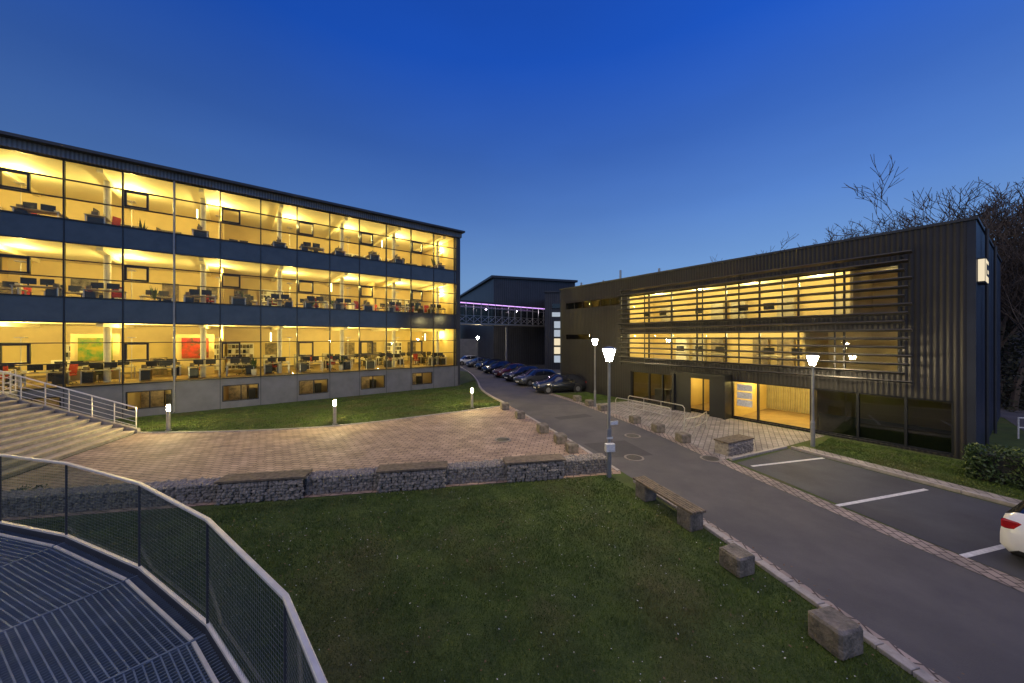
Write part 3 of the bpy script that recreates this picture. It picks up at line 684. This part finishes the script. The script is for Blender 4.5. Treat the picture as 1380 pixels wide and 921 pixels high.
# ------------------------------------------------------------ foreground balcony
R=[(-9.3,4.75),(-6.97,4.75),(-5.66,4.43),(-4.08,3.82),(-2.67,3.06),(-1.395,2.15),(-.72,1.45),(-.3,.7),(-.15,-.3)]
BZ=1.9
BL=empty('steel_balcony'); C=Vector((-7.2,-1.6))
g=MB()
def clipline(p,d,tri):
    t0,t1=-99,99
    n=len(tri); area=sum(tri[i].x*tri[(i+1)%n].y-tri[(i+1)%n].x*tri[i].y for i in range(n)); sg=1 if area>0 else -1
    for i in range(n):
        a=tri[i];b=tri[(i+1)%n];e=b-a;nn=Vector((-e.y,e.x))*sg
        den=nn.dot(d);num=nn.dot(a-p)
        if abs(den)<1e-9:
            if num>0: return None
            continue
        t=num/den
        if den>0: t0=max(t0,t)
        else: t1=min(t1,t)
    return (p+d*t0,p+d*t1) if t1-t0>.03 else None
RR=[Vector(p) for p in R]
for i in range(len(RR)-1):
    a,b=RR[i],RR[i+1]; tri=[a,b,C]; d=(b-a).normalized(); nrm=Vector((-d.y,d.x))
    D=abs(nrm.dot(C-a)); sgn=1 if nrm.dot(C-a)>0 else -1
    s=-8
    while s<8:
        q=clipline(a+d*s,nrm,tri)
        if q:
            c=(q[0]+q[1])/2; g.obox((c.x,c.y,BZ-.0175),((q[1]-q[0]).length,.007,.035),math.atan2(nrm.y,nrm.x),'grate')
        s+=.040
    k=.14
    while k<D:
        q=clipline(a+nrm*sgn*k,d,tri)
        if q: c=(q[0]+q[1])/2; g.obox((c.x,c.y,BZ-.006),((q[1]-q[0]).length,.010,.010),math.atan2(d.y,d.x),'grate')
        k+=.05
    for kk in (1.0,2.2,3.4):
        q=clipline(a+nrm*sgn*kk,d,tri)
        if q: c=(q[0]+q[1])/2; g.obox((c.x,c.y,BZ-.09),((q[1]-q[0]).length,.05,.10),math.atan2(d.y,d.x),'darkgrey')
    c=(a+C)/2; g.obox((c.x,c.y,BZ-.06),((a-C).length,.02,.128),math.atan2((a-C).y,(a-C).x),'grate')
g.build('floor_grating',BL)
g=MB(); gl=MB()
Rp=[Vector((p[0],p[1],0)) for p in R]
for a,b in zip(Rp[:-1],Rp[1:]):
    d=b-a; c=(a+b)/2; rz=math.atan2(d.y,d.x); Ln=d.length
    g.obox((c.x,c.y,BZ+1.0),(Ln+.01,.035,.028),rz,'rail',bev=.006)
    g.obox((c.x,c.y,BZ-.03),(Ln+.03,.03,.20),rz,'darkgrey',bev=.004)
    g.obox((c.x,c.y,BZ+.085),(Ln,.03,.022),rz,'rail')
    n=Vector((d.y,-d.x,0)).normalized()*.1
    cc=c+n; g.obox((cc.x,cc.y,BZ+.006),(Ln-.05,.025,.02),rz,'rail')
    e=d.normalized()*.02
    gl.raw([a+e+Vector((0,0,BZ+.12)),b-e+Vector((0,0,BZ+.12)),b-e+Vector((0,0,BZ+.97)),a+e+Vector((0,0,BZ+.97))],[(0,1,2,3)],'bglass')
    m=int(Ln/.035)
    for k in range(1,m):
        p=a+d*(k/m); g.tube(p+Vector((0,0,BZ+.1)),p+Vector((0,0,BZ+.98)),.0012,.0012,'pole',3,False)
    for k in range(1,24):
        z=Vector((0,0,BZ+.1+k*.036)); g.tube(a+z,b+z,.0010,.0010,'pole',3,False)
for p in Rp: g.tube(p+Vector((0,0,BZ-.15)),p+Vector((0,0,BZ+.98)),.011,.011,'darkgrey',8); g.tube((p.x,p.y,0),(p.x,p.y,BZ-.14),.05,.05,'pole',8)
g.build('balustrade',BL); gl.build('infill_panels',BL)

# ------------------------------------------------------------ hedge
def leafbox(name,x0,x1,y0,y1,h,n,loc,rz,s=.05):
    P=rng.random((n,3))*[x1-x0,y1-y0,h]+[x0,y0,0]
    f=rng.integers(0,4,n); P[f==0,2]=h; P[f==1,1]=y0; P[f==2,0]=x0
    bulge=.09*np.sin(P[:,0]*3.1+P[:,2]*4)+.07*np.sin(P[:,1]*4+P[:,0]*7)
    P+=rng.normal(0,.045,P.shape); P[:,2]+=bulge; P[:,1]-=bulge; P[:,2]=np.abs(P[:,2])
    V=[];F=[]
    for i,p in enumerate(P):
        A=rng.normal(0,1,(3,)); A/=np.linalg.norm(A); B=np.cross(A,rng.normal(0,1,3)); B/=np.linalg.norm(B); k=s*rng.uniform(.6,1.3)
        V+= [tuple(p-A*k),tuple(p+B*k*.5),tuple(p+A*k),tuple(p-B*k*.5)]; F.append((4*i,4*i+1,4*i+2,4*i+3))
    g=MB(); g.raw(V,F,'leaf'); g.box(x0+.12,x1-.12,y0+.12,y1-.12,0,h-.12,'core'); return g.build(name,None,loc,rz)
leafbox('hedge',0,6,0,1.3,.95,16000,(14.6,11.15,0),rad(-62))
leafbox('shrub_bed',0,2.2,0,.5,.3,1500,(-15,8.9,0),rad(10),.04)

# ------------------------------------------------------------ bare trees
def treemesh(seed,H,levels=6):
    rd=random.Random(seed); segs=[]
    def grow(p,d,Ln,r,l):
        n=3 if l<3 else 2
        q=p
        for i in range(n):
            d=(d+Vector((rd.gauss(0,.12),rd.gauss(0,.12),rd.gauss(0,.06)+.04))).normalized(); q2=q+d*(Ln/n); r2=r*(.86 if n==3 else .8)
            segs.append((q,q2,r,r2,l)); q=q2; r=r2
            if l<levels and (i>0 or l>0):
                for _ in range(rd.choice([1,2]) if l<levels-1 else 2):
                    ax=Vector((rd.gauss(0,1),rd.gauss(0,1),rd.gauss(0,.4))); ax=(ax-ax.dot(d)*d).normalized()
                    nd=(d*rd.uniform(.6,1.0)+ax*rd.uniform(.4,.85)+Vector((0,0,.16))).normalized()
                    grow(q,nd,Ln*rd.uniform(.55,.78),r*rd.uniform(.55,.72),l+1)
    grow(Vector((0,0,-.2)),Vector((0,0,1)),H*.42,H*.015,0)
    g=MB()
    top=max(s[1].z for s in segs); k=H/top
    for a,b,r0,r1,l in segs: g.tube(a*k,b*k,max(r0,.017),max(r1,.012),'bark',6 if l<2 else 3,False)
    return g
tm=[]
spots=[(33.2,23.6,0,1.06),(40,28.5,0,1.28),(37,34.5,0,1.22),(42,36,0,1.28),(46.5,35,1,1.3),(35,41.5,0,1.24),(44,46,1,1.36),(50,47,1,1.4),(31,21.6,0,.92),(42,45,0,1.36),(38.5,27.3,0,1.1),(45,32,0,1.4),(33.5,27,0,1.05),(38.5,40,0,1.27),(36,25.2,0,1.15)]
for i,sd in enumerate((3,11,23)):
    x,y,z,s=spots[i]; o=treemesh(sd,14,6).build('bare_tree',None,(x,y,z)); tm.append(o); o.scale=(s,)*3
for k,(x,y,z,s) in enumerate(spots[3:]): inst(tm[k%3],'bare_tree',None,(x,y,z),k*1.3+.5,s)
W=empty('distant_woodland')
for k in range(50):
    x=rng.uniform(42,110); y=rng.uniform(20,85)
    inst(tm[k%3],'tree_clump',W,(x,y,max(0,(x-40)*.14)),rng.uniform(0,6),rng.uniform(.8,1.2))
for k in range(14):
    inst(tm[k%3],'tree_clump',W,(-75+k*10+rng.uniform(-3,3),125+rng.uniform(-6,6),0),k,rng.uniform(.7,1.0))
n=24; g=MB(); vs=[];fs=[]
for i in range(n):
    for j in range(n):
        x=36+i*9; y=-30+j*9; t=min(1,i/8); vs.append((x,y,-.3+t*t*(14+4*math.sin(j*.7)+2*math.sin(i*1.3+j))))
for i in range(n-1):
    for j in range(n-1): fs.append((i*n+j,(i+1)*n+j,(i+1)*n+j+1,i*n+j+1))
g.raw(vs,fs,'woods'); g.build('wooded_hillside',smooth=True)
def thicket(name,n,box,loc):
    P=rng.random((n,3)); P[:,2]=P[:,2]**1.8; P=P*box; V=[];F=[]
    P[:,2]*=.6+.4*np.sin(P[:,0]*.9)*np.cos(P[:,1]*1.3+P[:,0]*.4)
    for i,p in enumerate(P):
        A=rng.normal(0,1,3); A/=np.linalg.norm(A); B=np.cross(A,rng.normal(0,1,3)); B/=np.linalg.norm(B); k=rng.uniform(.05,.16)
        V+=[tuple(p-A*k),tuple(p+B*k*.6),tuple(p+A*k),tuple(p-B*k*.6)]; F.append((4*i,4*i+1,4*i+2,4*i+3))
    g=MB(); g.raw(V,F,'ivy'); return g.build(name,None,loc)
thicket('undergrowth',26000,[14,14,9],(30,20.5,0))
g=MB()
for i in range(9): g.tube((22.5+i*1.3,15.5-i*.5,0),(22.5+i*1.3,15.5-i*.5,.95),.03,.03,'white',6)
for h in (.5,.93): g.tube((22.5,15.5,h),(33,11.5,h),.03,.03,'white',6)
g.build('white_fence')

# ------------------------------------------------------------ world, dusk fill, camera
w=bpy.data.worlds.new('World'); S.world=w; w.use_nodes=True; nt=w.node_tree; nt.nodes.clear()
out=N(nt,'ShaderNodeOutputWorld'); bg=N(nt,'ShaderNodeBackground'); tc=N(nt,'ShaderNodeTexCoord'); sx=N(nt,'ShaderNodeSeparateXYZ')
nt.links.new(tc.outputs['Generated'],sx.inputs[0])
cr=N(nt,'ShaderNodeValToRGB'); e=cr.color_ramp.elements
stops=[(0,(.22,.37,.60)),(.16,(.145,.295,.59)),(.32,(.075,.19,.53)),(.46,(.036,.125,.48)),(.62,(.008,.080,.49)),(1,(.003,.04,.36))]
e[0].position=0;e[0].color=(*stops[0][1],1);e[1].position=1;e[1].color=(*stops[-1][1],1)
for p,c in stops[1:-1]:
    q=e.new(p); q.color=(*c,1)
nt.links.new(sx.outputs['Z'],cr.inputs[0])
xr=N(nt,'ShaderNodeMapRange'); xr.inputs[1].default_value=-1; xr.inputs[2].default_value=1; xr.inputs[3].default_value=.64; xr.inputs[4].default_value=1.2
nt.links.new(sx.outputs['X'],xr.inputs[0]); sc=N(nt,'ShaderNodeVectorMath',operation='SCALE'); nt.links.new(cr.outputs[0],sc.inputs[0])
cn=N(nt,'ShaderNodeTexNoise'); cn.inputs['Scale'].default_value=1.6; cn.inputs['Detail'].default_value=4
mp=N(nt,'ShaderNodeMapping'); mp.inputs['Scale'].default_value=(1,1,3.5); nt.links.new(tc.outputs['Generated'],mp.inputs[0]); nt.links.new(mp.outputs[0],cn.inputs['Vector'])
cm=N(nt,'ShaderNodeMapRange'); cm.inputs[1].default_value=.3; cm.inputs[2].default_value=.7; cm.inputs[3].default_value=.94; cm.inputs[4].default_value=1.06; nt.links.new(cn.outputs['Fac'],cm.inputs[0])
mm=N(nt,'ShaderNodeMath',operation='MULTIPLY'); nt.links.new(xr.outputs[0],mm.inputs[0]); nt.links.new(cm.outputs[0],mm.inputs[1]); nt.links.new(mm.outputs[0],sc.inputs['Scale'])
sky=N(nt,'ShaderNodeTexSky',sky_type='NISHITA'); sky.sun_disc=False; sky.sun_elevation=rad(2); sky.sun_rotation=rad(200)
mu=N(nt,'ShaderNodeVectorMath',operation='SCALE'); mu.inputs['Scale'].default_value=.008; nt.links.new(sky.outputs[0],mu.inputs[0])
ad=N(nt,'ShaderNodeVectorMath',operation='ADD'); nt.links.new(mu.outputs[0],ad.inputs[0]); nt.links.new(sc.outputs[0],ad.inputs[1])
nt.links.new(ad.outputs[0],bg.inputs[0]); bg.inputs[1].default_value=1.0; nt.links.new(bg.outputs[0],out.inputs[0])
sl=bpy.data.lights.new('dusk_fill','SUN'); sl.energy=1.05; sl.angle=rad(70); sl.color=(1,.84,.62); so=bpy.data.objects.new('dusk_fill',sl); S.collection.objects.link(so)  # broad warm fill added to brighten the dusk ambience, no visible source
so.rotation_euler=(rad(34),0,rad(-20))
cam=bpy.data.cameras.new('camera'); co=bpy.data.objects.new('camera',cam); S.collection.objects.link(co); S.camera=co
cam.sensor_width=36; cam.lens=36*470/1380; cam.shift_y=-5.5/1380; cam.clip_start=.05; cam.clip_end=2000
co.location=(0,0,4.5); co.rotation_euler=(rad(90),0,0)
S.view_settings.view_transform='Standard'; S.view_settings.look='None'; S.view_settings.exposure=0
